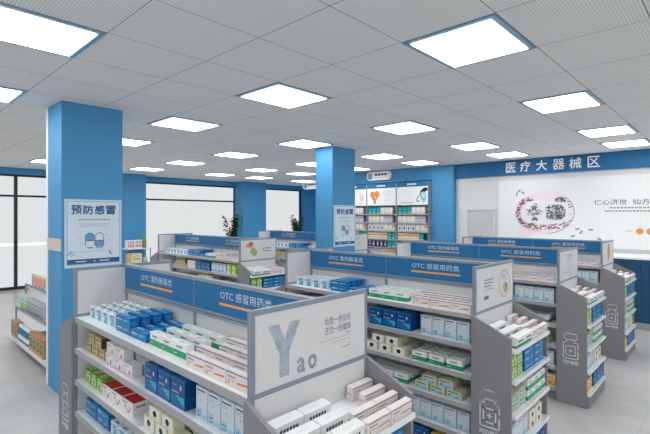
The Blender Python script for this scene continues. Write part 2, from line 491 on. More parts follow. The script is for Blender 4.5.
poster(-4.924, 1.408, 1.965, 1.283, 1.982, 'light blue prevention poster with capsules on the left blue column')
poster(-4.912, 5.41, 5.965, 1.287, 1.984, 'pale blue prevention poster on the middle blue column')

# ------------------------------------------------------------------ gondolas
GW = 0.683; ZT = 1.474; ZB = 1.148; ED = 0.262
TIERS = [1.15, .945, .738, .532, .325, .12]
TILT = math.atan(.15)
ETIERS = [.966, .77, .552, .338, .13]
def symbol(x, parent):
    F = face_y(-.0185, x, 0)
    a = Art(F); w = .0095
    a.rrect(-.058, .625, .058, .684, .028, 'symbol_white', stroke=w)
    a.line([(-.034, .618), (-.034, .6), (-.054, .6), (-.063, .591), (-.063, .455), (-.054, .445), (.054, .445), (.063, .454), (.063, .515)], w, 'symbol_white')
    a.line([(.034, .618), (.034, .6), (.052, .6), (.063, .587), (.063, .545)], w, 'symbol_white')
    a.rrect(-.04, .475, .04, .565, .008, 'symbol_white', stroke=w)
    a.rect(-.018, .516, .016, .524, 'symbol_white'); a.rect(-.005, .503, .003, .537, 'symbol_white')
    a.build('bottle_symbol', parent)
    m = MB(); add_text(m, '呵护健康', F, -.066, .39, w=.132, h=.036, m='symbol_white', bold=.0008); m.build('panel_lettering', parent)
def squiggle(a, cu, cv, s, m, seed):
    rng = random.Random(seed)
    for k in range(9):
        u, v = cu + rng.uniform(-s, s) * .7, cv + rng.uniform(-s, s) * .9
        pts = []
        ang = rng.uniform(0, 6.3)
        for q in range(7):
            pts.append((u, v)); ang += rng.uniform(-.9, .9); u += .02 * math.cos(ang); v += .02 * math.sin(ang)
        a.line(pts, .004, m)
def board_art(kind, board):
    F = face_x(.0212, .0, ZB)
    a = Art(F); m = MB()
    a.rect(.022, .022, GW - .022, ZT - ZB - .022, 'board_white')
    if kind == 'letters':
        a.poly([(.08, .257), (.134, .257), (.162, .192), (.192, .257), (.246, .257), (.186, .142), (.186, .05), (.136, .05), (.136, .142)], 'steel_pale')
        a.line([(.142, .098), (.165, .102), (.184, .125)], .004, 'steel_letters'); a.line([(.195, .215), (.215, .235), (.23, .238)], .004, 'steel_letters')
        a.line([(.12, .165), (.15, .168)], .004, 'steel_letters')
        add_text(m, 'a', F, .229, .044, w=.042, h=.056, m='steel_letters', bold=.003)
        add_text(m, 'o', F, .291, .044, w=.046, h=.056, m='steel_letters', bold=.003)
        m.build('large_lettering', board); m = MB()
        add_text(m, '给我一份信任', F, .388, .203, w=.172, h=.032, m='ink_mid')
        add_text(m, '还您一份健康', F, .388, .163, w=.172, h=.032, m='ink_mid')
        a.rect(.36, .136, .56, .138, 'ink_soft'); a.rect(.44, .12, .56, .122, 'ink_soft'); a.rect(.525, .148, .55, .151, 'ink_mid')
        a.rect(.495, .088, .555, .091, 'orange'); a.line([(.535, .09), (.555, .1)], .003, 'orange')
    elif kind == 'circle':
        a.line([(.5 + .1 * math.cos(R(t * 12)), .165 + .1 * math.sin(R(t * 12))) for t in range(30)], .006, 'ink_soft', True)
        a.line([(.5 + .085 * math.cos(R(t * 12)), .165 + .085 * math.sin(R(t * 12))) for t in range(24)], .003, 'leaf_tan')
        a.line([(.46, .2), (.49, .23), (.52, .2), (.5, .16), (.47, .15), (.5, .1)], .006, 'ink')
        a.disc(.53, .13, .03, 'leaf_tan', ry=.04); a.disc(.545, .115, .014, 'orange')
        for k in range(3): a.rect(.14, .215 - k * .022, .3 - k * .02, .225 - k * .022, 'ink_soft')
        a.rect(.14, .15, .3, .155, 'ink_soft')
        a.rect(.14, .085, .215, .11, 'teal')
    elif kind == 'sketch':
        squiggle(a, .36, .165, .12, 'ink_soft', 3); squiggle(a, .3, .15, .12, 'ink_soft', 5)
        a.rect(.14, .1, .2, .104, 'ink_soft'); a.rect(.14, .085, .24, .089, 'ink_soft')
    elif kind == 'leaf':
        a.poly([(.34, .05), (.43, .11), (.45, .19), (.4, .28), (.32, .29), (.29, .2), (.3, .11)], 'leaf_tan')
        a.poly([(.36, .08), (.41, .12), (.42, .2), (.38, .26), (.355, .18)], 'orange')
        a.line([(.345, .05), (.37, .17), (.37, .28)], .006, 'sage')
    elif kind == 'capsule':
        for (u, v, r, c) in ((.16, .215, .05, 'rose'), (.2, .235, .05, 'rose'), (.14, .175, .035, 'pink'), (.26, .12, .05, 'sage'), (.235, .145, .05, 'sage')): a.disc(u, v, r, c)
        a.line([(.13, .14), (.26, .24)], .008, 'card_white'); a.disc(.19, .25, .02, 'hot_pink'); a.disc(.25, .11, .02, 'leaf_tan')
        for k in range(2): a.rect(.4, .17 - k * .04, .56, .186 - k * .04, 'ink_soft')
        a.rect(.6, .03, .65, .036, 'ink_soft')
    if a.b.f: a.build('board_artwork', board)
    if m.f: m.build('board_lettering', board)

def gondola(x1, gy, L, art, label):
    t = tag(empty('gondola_shelf', (x1, gy, 0)), label, 'shelf unit', 'double-sided gondola shelves with blue headers')
    bay = L / 2; yc = GW / 2
    b = MB(); b.box(-L, .03, 0.001, 0, GW - .03, .095, 'panel_grey'); b.build('plinth', t)
    for s in (0, 1):                                       # two bays
        xa, xb = -L + s * bay, -L + (s + 1) * bay
        for z in TIERS:
            b = MB(); b.box(xa + .001, .004, z - .02, xb - .001, yc - .006, z, 'shelf_white'); b.box(xa + .001, 0, z - .03, xb - .001, .004, z + .002, 'lip_grey')
            b.build('shelf', t)
            b = MB(); b.box(xa + .001, yc + .006, z - .02, xb - .001, GW - .004, z, 'shelf_white'); b.box(xa + .001, GW - .004, z - .03, xb - .001, GW, z + .002, 'lip_grey')
            b.build('shelf', t)
        b = MB(); b.box(xa + .012, yc - .006, .1, xb - .012, yc + .006, 1.276, 'board_white'); b.build('back_panel', t)
        b = MB(); b.box(xa + .003, yc - .014, 1.306, xb - .003, yc + .014, 1.456, 'blue_header'); hp = b.build('header_panel', t)
        F = face_y(yc - .0146, (xa + xb) / 2, 0)
        k = min(1.0, bay / .94)
        m = MB(); add_text(m, ('OTC 清热解毒类', 'OTC 感冒用药类')[s], F, -.205 * k, 1.385, w=.42 * k, h=.046, m='letter_pale')
        m.build('header_lettering', hp)
        a = Art(F); a.rect(-.215 * k, 1.352, .225 * k, 1.366, 'orange')
        for q in range(18): a.rect(-.2 * k + q * .023 * k, 1.3565, -.19 * k + q * .023 * k, 1.3615, 'card_cream')
        a.lift = .0006
        a.build('header_underline', hp)
    b = MB(); b.box(-L, yc - .018, 1.456, 0, yc + .018, ZT, 'steel'); b.build('header_rail', t)
    b = MB(); b.box(-L, yc - .018, 1.294, 0, yc + .018, 1.306, 'steel').box(-L, yc - .022, 1.276, 0, yc + .022, 1.29, 'steel').box(-L, yc - .012, 1.29, 0, yc + .012, 1.294, 'dark_frame'); b.build('header_rail', t)
    for x in (-L + .012, -bay, -.012):
        b = MB(); b.box(x - .012, yc - .012, .095, x + .012, yc + .012, 1.276, 'steel'); b.build('upright', t)
    b = MB(); b.box(-bay - .002, yc - .0152, 1.306, -bay + .002, yc - .014, 1.456, 'steel'); b.build('header_divider', t)
    for e in (0, 1):
        sx = 1 if e else -1
        X = 0 if e else -L
        f = MB(); w = .02
        f.box(X, 0, ZB, X + sx * .02, GW, ZB + w, 'steel').box(X, 0, ZT - w, X + sx * .02, GW, ZT, 'steel')
        f.box(X, 0, ZB + w, X + sx * .02, w, ZT - w, 'steel').box(X, GW - w, ZB + w, X + sx * .02, GW, ZT - w, 'steel')
        eb = f.build('end_board', t)
        p = MB(); p.box(X + sx * .0005, w, ZB + w, X + sx * .0195, GW - w, ZT - w, 'board_white'); p.build('board_panel', eb)
        if e: board_art(art, eb)
        p = MB(); p.box(X, .02, .095, X + sx * .018, GW - .02, ZB, 'board_white'); p.build('end_panel', t)
        p = MB(); p.box(X, 0, .001, X + sx * .018, .019, ZB, 'steel'); p.build('corner_post', t)
        p = MB(); p.box(X, GW - .019, .001, X + sx * .018, GW, ZB, 'steel'); p.build('corner_post', t)
        for y0 in (-.018, GW):
            pts = [(X, .001), (X + sx * ED, .001), (X + sx * ED, 1.04), (X + sx * .02, ZB - .001), (X, ZB - .001)]
            p = MB(); p.prism(pts, 'y', y0, y0 + .0175, 'panel_grey'); sp = p.build('side_panel', t)
            if y0 < 0: symbol(X + sx * .125, sp)
        for z in ETIERS:
            p = MB()
            if z == ETIERS[0]:
                q = ED * math.tan(TILT); pts = [(X + sx * .02, z + q - .02 - .018), (X + sx * (ED + .018), z - .022), (X + sx * (ED + .018), z - .003), (X + sx * .02, z + (ED - .02) * math.tan(TILT))]
                pts[2] = (X + sx * (ED + .018), z - .018 * math.tan(TILT))
                p.prism(pts, 'y', .001, GW - .001, 'shelf_white')
            else: p.box(X + sx * .02, .001, z - .018, X + sx * (ED + .018), GW - .001, z, 'shelf_white')
            p.box(X + sx * (ED + .018), .001, z - .022, X + sx * (ED + .022), GW - .001, z + .004, 'shelf_white'); p.build('end_shelf', t)
        p = MB(); p.box(X + sx * .02, .001, .001, X + sx * (ED + .012), GW - .001, .1, 'panel_grey'); p.build('end_plinth', t)
    return t
GX = -1.305; GL = 1.875
GONDOLAS = [('nearest gondola', GX, .970, GL), ('second gondola', GX, 2.822, GL), ('third gondola', GX, 4.700, GL), ('fourth gondola', GX, 6.560, GL),
            ('capsule-board gondola', -5.2, 3.72, 2.47), ('rearmost gondola', -5.2, 6.0, 2.47)]
for (n, x, y, L), art, lab in zip(GONDOLAS, ('letters', 'circle', 'sketch', 'leaf', 'capsule', 'sketch'),
        ('nearest grey gondola shelf, end board lettered with large grey Y',
         'second grey gondola shelf, end board with a line-drawn circle and teal button',
         'third grey gondola shelf, end board with faint grey sketch, before sign wall',
         'fourth grey gondola shelf, end board with an orange leaf, beside blue counter',
         'rear gondola shelf between the blue columns, end board with pink and green capsule',
         'rear gondola shelf half hidden behind the middle blue column')):
    gondola(x, y, L, art, lab)

# ------------------------------------------------------------------ cartons
KIND = {}
def carton(name, look, w, d, h, body, sides=None, art=None, top=None, right=None, group=None):
    """a printed carton: front looks -Y, base centred at the origin of its front edge"""
    g = .0008
    b = MB()
    e = .0015                                              # eased edges: octagonal plan
    pts = [(-w / 2 + e, 0), (w / 2 - e, 0), (w / 2, e), (w / 2, d - e), (w / 2 - e, d), (-w / 2 + e, d), (-w / 2, d - e), (-w / 2, e)]
    b.prism(pts, 'z', 0, h, body)
    def F(u, v, l): return (-w / 2 + u * w, -.0003 - l, v * h)
    def T(u, v, l): return (-w / 2 + u * w, v * d, h + .0003 + l)
    def S(u, v, l): return (w / 2 + .0003 + l, u * d, v * h)
    def S2(u, v, l): return (-w / 2 - .0003 - l, (1 - u) * d, v * h)
    for fn, draw in ((F, art), (T, top), (S, right), (S2, right)):
        if draw:
            a = Art(fn); draw(a)
            k = len(b.v); b.v += a.b.v
            for f, mi in zip(a.b.f, a.b.m): b.f.append(tuple(k + q for q in f)); b.m.append(b.mi(a.b.names[mi]))
    # tuck-flap seam on both ends
    for sx in (-1, 1):
        b.poly([(sx * (w / 2 + .0002), d * .48, h * .04), (sx * (w / 2 + .0002), d * .5, h * .04), (sx * (w / 2 + .0002), d * .5, h * .2), (sx * (w / 2 + .0002), d * .48, h * .2)], 'ink_soft')
    KIND[name] = dict(mesh=b.mesh(name), look=look, w=w, d=d, h=h, group=group or name.replace('_', ' ') + 's')
def dashes(a, u0, u1, v0, v1, n, m, gap=.25):
    s = (u1 - u0) / n
    for i in range(n): a.rect(u0 + i * s, v0, u0 + (i + 1 - gap) * s, v1, m)
def A_swirl(a):
    a.rect(.34, .06, .95, .92, 'card_sky'); a.disc(.64, .5, .2, 'card_cyan', ry=.3); a.line([(.45, .3), (.6, .6), (.8, .7)], .06, 'card_white'); dashes(a, .06, .3, .7, .8, 2, 'ink'); dashes(a, .06, .3, .5, .56, 3, 'ink_soft')
def A_blue(a):
    a.rect(0, .47, 1, .52, 'card_sky'); a.rect(0, 0, 1, .05, 'card_sky'); a.disc(.2, .72, .05, 'card_cyan', ry=.16); a.rect(.55, .28, .92, .72, 'card_cyan'); a.poly([(.55, .28), (.92, .28), (.92, .6)], 'card_blue'); dashes(a, .08, .45, .5, .68, 4, 'card_pale'); dashes(a, .08, .4, .32, .4, 5, 'card_sky')
def A_green(a):
    a.rect(0, .03, 1, .48, 'card_green'); dashes(a, .25, .72, .68, .8, 5, 'ink'); dashes(a, .3, .62, .55, .59, 6, 'ink_soft'); dashes(a, .06, .3, .22, .28, 4, 'card_white')
def A_greenS(a): a.rect(0, .06, 1, .44, 'card_green')
def A_pink(a):
    a.rect(0, .9, 1, .96, 'card_purple'); a.poly([(.45, .3), (.92, .36), (.95, .52), (.48, .42)], 'card_coral'); dashes(a, .08, .42, .6, .72, 4, 'ink_soft'); dashes(a, .08, .38, .4, .46, 5, 'card_coral'); a.rect(0, 0, 1, .12, 'card_blush'); a.disc(.12, .25, .035, 'card_coral', ry=.09)
def A_pinkT(a): a.rect(0, .0, 1, .05, 'card_purple'); a.rect(.3, .4, .7, .55, 'card_blush')
def A_pinkS(a):
    for k in range(3): a.disc(.25 + k * .25, .5, .07, 'card_coral', ry=.08)
    a.rect(0, 0, 1, .12, 'card_blush')
def A_kraft(a):
    a.rect(.06, .44, .94, .5, 'card_cream'); dashes(a, .2, .8, .62, .78, 4, 'card_brown'); dashes(a, .25, .75, .22, .3, 6, 'card_brown')
def A_kraftS(a): a.rect(0, 0, 1, 1, 'card_brown')
def A_kraftT(a): a.rect(.1, .25, .9, .95, 'card_brown'); a.rect(.3, .4, .7, .7, 'card_kraft')
def A_drop(a):
    a.rect(.86, .1, .96, .9, 'card_pale'); a.rect(.08, .12, .5, .17, 'card_pink')
    a.poly([(.62, .12), (.74, .12), (.78, .25), (.68, .62), (.58, .25)], 'hot_pink'); a.rect(.08, .76, .62, .84, 'ink_soft'); dashes(a, .08, .5, .55, .61, 4, 'card_pink'); dashes(a, .08, .4, .3, .36, 4, 'ink_soft'); a.rect(0, 0, 1, .05, 'card_pink')
def A_navy(a):
    a.poly([(0, .5), (0, .12), (.95, .02), (.95, .1)], 'card_blue'); a.poly([(.3, .42), (.95, .1), (.95, .42)], 'card_cyan'); a.poly([(0, .95), (.5, .99), (1, .95), (1, 1), (0, 1)], 'card_azure'); a.disc(.72, .72, .05, 'card_pale', ry=.09); dashes(a, .12, .6, .5, .56, 5, 'card_lavender'); dashes(a, .15, .45, .74, .8, 3, 'card_sky')
def A_navyT(a): a.rect(0, 0, 1, .25, 'card_azure'); a.rect(.3, .4, .7, .75, 'card_blue'); dashes(a, .35, .65, .5, .62, 3, 'card_sky')
def A_tall(a):
    a.rect(.08, .88, .8, .925, 'ink'); dashes(a, .1, .55, .8, .82, 3, 'ink_soft'); dashes(a, .1, .5, .74, .755, 3, 'ink_soft'); a.disc(.42, .6, .05, 'card_coral', ry=.025); a.rect(.08, .07, .5, .36, 'card_aqua'); a.rect(.55, .05, .92, .2, 'card_aqua'); dashes(a, .12, .45, .1, .14, 3, 'card_bottle'); dashes(a, .12, .45, .22, .26, 3, 'card_bottle')
def A_tallS(a): a.rect(0, .04, 1, .22, 'card_aqua')
def A_herb(a):
    a.rect(0, .72, 1, 1, 'card_lime'); a.rect(.12, .1, .88, .66, 'card_cream'); a.disc(.5, .36, .2, 'card_lime', ry=.2); a.rect(.45, .1, .55, .3, 'card_brown'); dashes(a, .2, .8, .8, .9, 4, 'card_white')
def A_herbT(a): a.rect(.12, .2, .6, .8, 'card_cream'); a.disc(.4, .5, .14, 'card_coral', ry=.2)
def A_red(a):
    a.line([(.3, .6), (.45, .25), (.58, .14), (.7, .3), (.78, .62)], .07, 'card_red'); a.line([(.2, .5), (.38, .42), (.52, .2)], .05, 'card_yellow'); dashes(a, .08, .5, .76, .86, 3, 'ink'); 
def A_redT(a): a.rect(.02, .06, .98, .94, 'card_red')
def A_redS(a): a.rect(.2, .6, .8, .75, 'ink_soft')
def A_cream(a):
    a.rrect(.12, .12, .88, .88, .08, 'card_white'); a.disc(.5, .5, .16, 'black', ry=.25); a.rect(.3, .16, .7, .2, 'ink_soft')
def A_aqua(a):
    a.rect(.3, .14, .84, .62, 'card_aqua'); a.rect(.1, .72, .8, .82, 'ink'); a.disc(.2, .38, .07, 'teal', ry=.14); a.poly([(.3, .14), (.84, .14), (.84, .4)], 'card_sky')
def A_yellow(a):
    a.rect(.1, .55, .9, .85, 'card_white'); dashes(a, .2, .8, .62, .76, 4, 'card_brown'); a.disc(.5, .28, .16, 'card_coral', ry=.14)
def A_tablet(a):
    a.rect(0, .03, 1, .3, 'card_green'); dashes(a, .18, .84, .5, .72, 6, 'ink', .3); dashes(a, .18, .5, .3, .35, 7, 'ink_soft')
def A_tabletT(a): dashes(a, .3, .7, .45, .55, 5, 'card_pale')
def A_citron(a):
    a.rect(.1, .1, .55, .7, 'card_white'); a.disc(.7, .6, .16, 'card_lime', ry=.2); dashes(a, .15, .5, .5, .6, 3, 'card_lime')
def A_teal(a):
    for k in range(1): a.disc(.5, .55, .3, 'card_cyan', ry=.3); a.disc(.5, .55, .18, 'card_green', ry=.18)
    dashes(a, .15, .85, .1, .2, 3, 'card_white')
def A_plain(a): a.rect(.1, .2, .9, .9, 'card_white'); dashes(a, .25, .75, .3, .4, 4, 'card_coral'); a.rect(.3, .6, .7, .66, 'ink_soft')
def A_lav(a): a.rect(.12, .12, .88, .5, 'card_silver'); dashes(a, .2, .8, .66, .76, 3, 'card_indigo')
def A_emblem(a): a.rrect(.15, .08, .85, .92, .1, 'card_white'); a.disc(.5, .4, .2, 'card_navy', ry=.24); a.rect(.3, .74, .7, .8, 'ink')
def A_cross(a): a.rect(0, .55, 1, .8, 'card_coral'); dashes(a, .2, .8, .2, .34, 3, 'ink_soft'); a.rect(0, .9, 1, 1, 'card_blush')
def A_indigo(a): a.disc(.5, .45, .24, 'card_lavender', ry=.3); dashes(a, .2, .8, .84, .92, 3, 'card_white')
def A_pinkbox(a): a.rect(.1, .15, .46, .85, 'card_pink'); a.rect(.54, .15, .9, .85, 'card_pink'); a.rect(.2, .4, .36, .7, 'card_white'); a.rect(.64, .4, .8, .7, 'card_white')
def A_tan(a): a.rect(.15, .2, .85, .7, 'card_brown'); a.disc(.5, .45, .22, 'card_lime', ry=.16); dashes(a, .2, .8, .8, .9, 3, 'card_red')
def A_mint(a): a.rect(.1, .08, .9, .5, 'card_lime'); a.disc(.5, .3, .22, 'card_citron', ry=.14); dashes(a, .2, .8, .66, .76, 3, 'ink_soft')
def A_rosy(a): a.rect(.08, .1, .5, .8, 'card_pink'); a.rect(.55, .3, .92, .8, 'card_coral'); a.rect(.08, .86, .92, .94, 'card_citron')

carton('swirl_carton', 'white sky-blue swirl carton', .092, .035, .076, 'card_white', art=A_swirl, top=lambda a: a.rect(.35, .3, .9, .75, 'card_sky'))
carton('royal_blue_carton', 'royal blue carton', .19, .052, .047, 'card_blue', art=A_blue, top=lambda a: (a.poly([(.55, 0), (1, 0), (1, 1), (.75, 1)], 'card_azure'), dashes(a, .08, .5, .5, .75, 4, 'card_pale'), dashes(a, .08, .42, .2, .32, 5, 'card_sky')), right=lambda a: (a.rect(.1, .47, .9, .54, 'card_sky'), dashes(a, .2, .8, .2, .3, 3, 'card_sky')))
carton('green_band_carton', 'white green-banded carton', .12, .044, .069, 'card_white', art=A_green, right=A_greenS, top=lambda a: (a.rect(0, .62, 1, 1, 'card_mint'), dashes(a, .25, .7, .25, .42, 5, 'ink_soft')))
carton('pink_stripe_carton', 'white coral-striped carton', .15, .034, .06, 'card_rosewhite', art=A_pink, top=A_pinkT, right=A_pinkS)
carton('kraft_carton', 'brown kraft carton', .1, .09, .06, 'card_kraft', art=A_kraft, right=A_kraftS, top=A_kraftT)
carton('drop_carton', 'white magenta-drop carton', .118, .055, .063, 'card_white', art=A_drop)
carton('navy_carton', 'large navy carton', .128, .06, .13, 'card_navy', art=A_navy, top=A_navyT, right=lambda a: dashes(a, .2, .8, .3, .4, 2, 'card_blue'))
carton('tall_pale_carton', 'tall pale carton', .09, .05, .138, 'card_pale', art=A_tall, right=A_tallS)
carton('herb_carton', 'green herbal carton', .088, .06, .075, 'card_lime', art=A_herb, top=A_herbT)
carton('red_top_carton', 'white red-topped carton', .138, .09, .07, 'card_white', art=A_red, top=A_redT, right=A_redS)
carton('cream_dot_carton', 'cream black-dot carton', .118, .06, .064, 'card_cream', art=A_cream)
carton('picture_carton', 'pale blue-picture carton', .115, .06, .058, 'card_olive', art=A_aqua)
carton('yellow_carton', 'golden yellow carton', .1, .07, .12, 'card_yellow', art=A_yellow)
carton('tablet_carton', 'white green-edged tablet carton', .145, .05, .07, 'card_white', art=A_tablet, top=lambda a: (dashes(a, .3, .7, .45, .55, 5, 'card_pale'), a.rect(0, .94, 1, 1, 'card_pale')), right=lambda a: a.rect(0, .04, 1, .24, 'card_green'))
carton('citron_carton', 'citron yellow carton', .11, .06, .075, 'card_citron', art=A_citron)
carton('teal_carton', 'teal carton', .125, .08, .168, 'teal', art=A_teal)
carton('plain_carton', 'plain white carton', .118, .08, .165, 'card_olive', art=A_plain)
carton('lavender_carton', 'lavender carton', .13, .08, .16, 'card_lavender', art=A_lav)
carton('emblem_carton', 'silver dark-emblem carton', .12, .08, .168, 'card_silver', art=A_emblem)
carton('coral_band_carton', 'cream coral-banded carton', .08, .08, .155, 'card_cream', art=A_cross)
carton('indigo_carton', 'dark indigo carton', .115, .08, .16, 'card_indigo', art=A_indigo)
carton('pink_window_carton', 'pink double-window carton', .2, .16, .225, 'card_white', art=A_pinkbox)
carton('wide_yellow_carton', 'wide cream yellow-edged carton', .36, .2, .32, 'card_cream', art=lambda a: (a.rect(0, 0, .2, 1, 'card_yellow'), a.rect(0, 0, 1, .12, 'card_yellow'), dashes(a, .35, .85, .5, .58, 4, 'card_brown'), a.rect(.3, .75, .9, .8, 'card_coral')))
carton('tan_pack', 'tan paper-wrapped pack', .15, .08, .22, 'card_tan', art=A_tan)
carton('mint_carton', 'mint green carton', .095, .07, .2, 'card_mint', art=A_mint)
carton('rosy_carton', 'rosy patchwork carton', .17, .09, .19, 'card_cream', art=A_rosy)
carton('silver_carton', 'silver grey carton', .085, .07, .2, 'card_silver', art=lambda a: (a.rect(.15, .06, .85, .55, 'card_brown'), a.rect(.2, .65, .8, .78, 'ink_mid'), a.rect(.4, .15, .6, .5, 'card_white')))

LABELS = {}
GOODS = []
def put(kind, loc, rz, label):
    k = KIND[kind]
    o = bpy.data.objects.new(kind, k['mesh']); COL.objects.link(o)
    o.location = loc; o.rotation_euler = (0, 0, rz + R(random.uniform(-.9, .9)))
    tag(o, label, 'medicine box', k['group'])
    GOODS.append(o)
    if label in LABELS: print('DUPLICATE LABEL', label)
    LABELS[label] = o
    return o
def cname(i, n):
    if n == 1: return ''
    return ('leftmost' if i == 0 else 'rightmost' if i == n - 1 else ORD[i + 1] + ' from left') + ', '
ROWN = ['front row', 'second row', 'third row', 'fourth row', 'fifth row']
def stack(kind, ox, oy, z, rz, n, pitch, rows, rpitch, layers, where, rowset=None, tilt=0.0, stag=0.0):
    """n columns, several rows deep, several layers high; (ox, oy) is the left front corner, rz=0 faces -Y, 90 faces +X.
    rowset: None = full layers, 'pyramid' = one fewer on top, (m, shift) = m columns on the upper layers, shifted"""
    k = KIND[kind]
    c, s = math.cos(rz), math.sin(rz)
    for r in range(rows):
        for l in range(layers):
            off = stag if r % 2 else 0; cols = n
            if l and rowset == 'pyramid' and n > 1: cols = n - 1; off = pitch / 2
            elif l and rowset: cols, off = rowset
            for i in range(cols):
                u = off + i * pitch + k['w'] / 2; v = r * rpitch
                x = ox + c * u - s * v; y = oy + s * u + c * v
                lay = '' if layers == 1 else (', lower layer' if l == 0 else ', upper layer' if l == layers - 1 else ', middle layer')
                row = '' if rows == 1 else ROWN[r]
                lab = ', '.join(q for q in (k['look'], cname(i, cols).strip(', ') + (' ' if row and cols > 1 else '') + row) if q) + lay + ', ' + where
                o = put(kind, (x, y, z + .0006 + v * math.tan(tilt) + l * (k['h'] + .0004)), rz, lab)
                if tilt: o.rotation_euler = (tilt, 0, rz)

SHN = ['top shelf', 'second shelf', 'third shelf', 'fourth shelf', 'fifth shelf', 'bottom shelf']
def fill(gname, x1, gy, L, wide):
    """goods on the front shelves of one gondola; positions measured from its left end"""
    xl = x1 - L; bay = L / 2
    def S(t, kind, x, n, pitch, rows=2, rp=None, layers=1, y=.05, rowset=None, stag=0.0):
        w = '%s of %s' % (SHN[t], gname)
        stack(kind, xl + x, gy + y, TIERS[t], 0, n, pitch, rows, rp or KIND[kind]['d'] + .012, layers, w, rowset, 0.0, stag)
    if not wide:
        S(0, 'swirl_carton', .075, 4, .103, 4, .068, 1, .07)
        S(0, 'royal_blue_carton', .53, 2, .2, 4, .067, 2, .06, (1, 0), -.025)
        S(0, 'green_band_carton', .952, 3, .125, 3, .09, 1, .065)
        S(0, 'pink_stripe_carton', 1.385, 3, .156, 4, .085, 1, .03, None, -.06)
        S(1, 'kraft_carton', .085, 3, .112, 2, .1, 2, .04, 'pyramid')
        S(1, 'drop_carton', .435, 3, .128, 2, .07, 2, .035, (2, .02))
        S(1, 'navy_carton', .985, 3, .134, 2, .07, 1, .025)
        S(1, 'tall_pale_carton', 1.46, 4, .096, 2, .07, 1, .035)
        S(2, 'herb_carton', .06, 3, .098, 2, .075, 1, .05)
        S(2, 'red_top_carton', .385, 3, .146, 2, .1, 1, .035)
        S(2, 'cream_dot_carton', .945, 3, .13, 3, .09, 2, .035, 'pyramid')
        S(2, 'green_band_carton', 1.385, 3, .14, 4, .062, 1, .035)
        S(3, 'royal_blue_carton', .06, 2, .196, 2, .085, 2, .05)
        S(3, 'swirl_carton', .475, 4, .105, 2, .068, 1, .05)
        S(3, 'green_band_carton', .95, 3, .135, 3, .07, 1, .04)
        S(3, 'picture_carton', 1.41, 3, .128, 2, .07, 2, .035, 'pyramid')
        S(4, 'red_top_carton', .1, 4, .15, 1, None, 1, .04)
        S(4, 'tall_pale_carton', 1.36, 5, .097, 2, .065, 1, .035)
        S(5, 'navy_carton', 1.0, 4, .134, 1, None, 1, .03)
        S(5, 'yellow_carton', 1.545, 3, .105, 1, None, 1, .03)
    else:
        S(0, 'swirl_carton', .1, 7, .112, 3, .078, 1, .07)
        S(0, 'royal_blue_carton', .935, 3, .197, 4, .067, 2, .06, (2, 0), -.025)
        S(0, 'green_band_carton', 1.53, 2, .125, 3, .09, 1, .04)
        S(0, 'pink_stripe_carton', 1.83, 4, .154, 4, .085, 1, .03, None, -.04)
        S(1, 'kraft_carton', .52, 4, .108, 2, .1, 2, .04, 'pyramid')
        S(1, 'drop_carton', .97, 2, .125, 2, .07, 2, .035)
        S(1, 'navy_carton', 1.262, 3, .134, 2, .07, 1, .025)
        S(1, 'tall_pale_carton', 1.7, 4, .1, 2, .07, 1, .035)
        S(1, 'citron_carton', 2.12, 2, .13, 2, .07, 2, .035)
        S(2, 'herb_carton', .5, 4, .098, 2, .075, 1, .05)
        S(2, 'red_top_carton', .93, 2, .146, 2, .1, 1, .035)
        S(2, 'cream_dot_carton', 1.26, 4, .13, 2, .09, 2, .035, 'pyramid')
        S(2, 'green_band_carton', 1.83, 4, .14, 3, .07, 1, .035)
def fill_end(gname, x1, gy):
    """goods on the stepped end shelves looking +X"""
    def S(t, kind, y, x, n, pitch, rows=1, rp=.07, layers=1, rowset=None, tilt=0.0):
        w = '%send shelf of %s' % (('top ', 'second ', 'third ', 'fourth ', 'bottom ')[t], gname)
        stack(kind, x1 + x, gy + y, ETIERS[t], R(90), n, pitch, rows, rp, layers, w, rowset, tilt)
    S(0, 'tablet_carton', .045, .268, 2, .152, 3, .088, tilt=TILT)
    S(0, 'pink_stripe_carton', .362, .268, 2, .158, 2, .07, tilt=TILT)
    for r in (2, 3):
        o = put('pink_stripe_carton', (x1 + .268 - r * .07, gy + .595, ETIERS[0] + .0006 + r * .07 * math.tan(TILT)), R(90),
            '%s alone at right end, %s, top end shelf of %s' % (KIND['pink_stripe_carton']['look'], ROWN[r], gname))
        o.rotation_euler = (TILT, 0, R(90))
    S(1, 'herb_carton', .03, .25, 2, .095, 2, .075, 2)
    S(1, 'royal_blue_carton', .24, .255, 2, .198, 2, .075, 3)
    S(2, 'picture_carton', .03, .25, 2, .125, 2, .075, 2)
    S(2, 'green_band_carton', .3, .255, 3, .122, 3, .062, 2)
    S(3, 'tall_pale_carton', .03, .25, 3, .097, 1)
    S(3, 'cream_dot_carton', .34, .255, 2, .13, 2, .09, 2)
    S(4, 'yellow_carton', .03, .25, 2, .11, 1)
    S(4, 'navy_carton', .27, .255, 3, .133, 2, .07, 1)
for i, (n, x, y, L) in enumerate(GONDOLAS):
    fill(n, x, y, L, i > 3)
    fill_end(n, x, y)

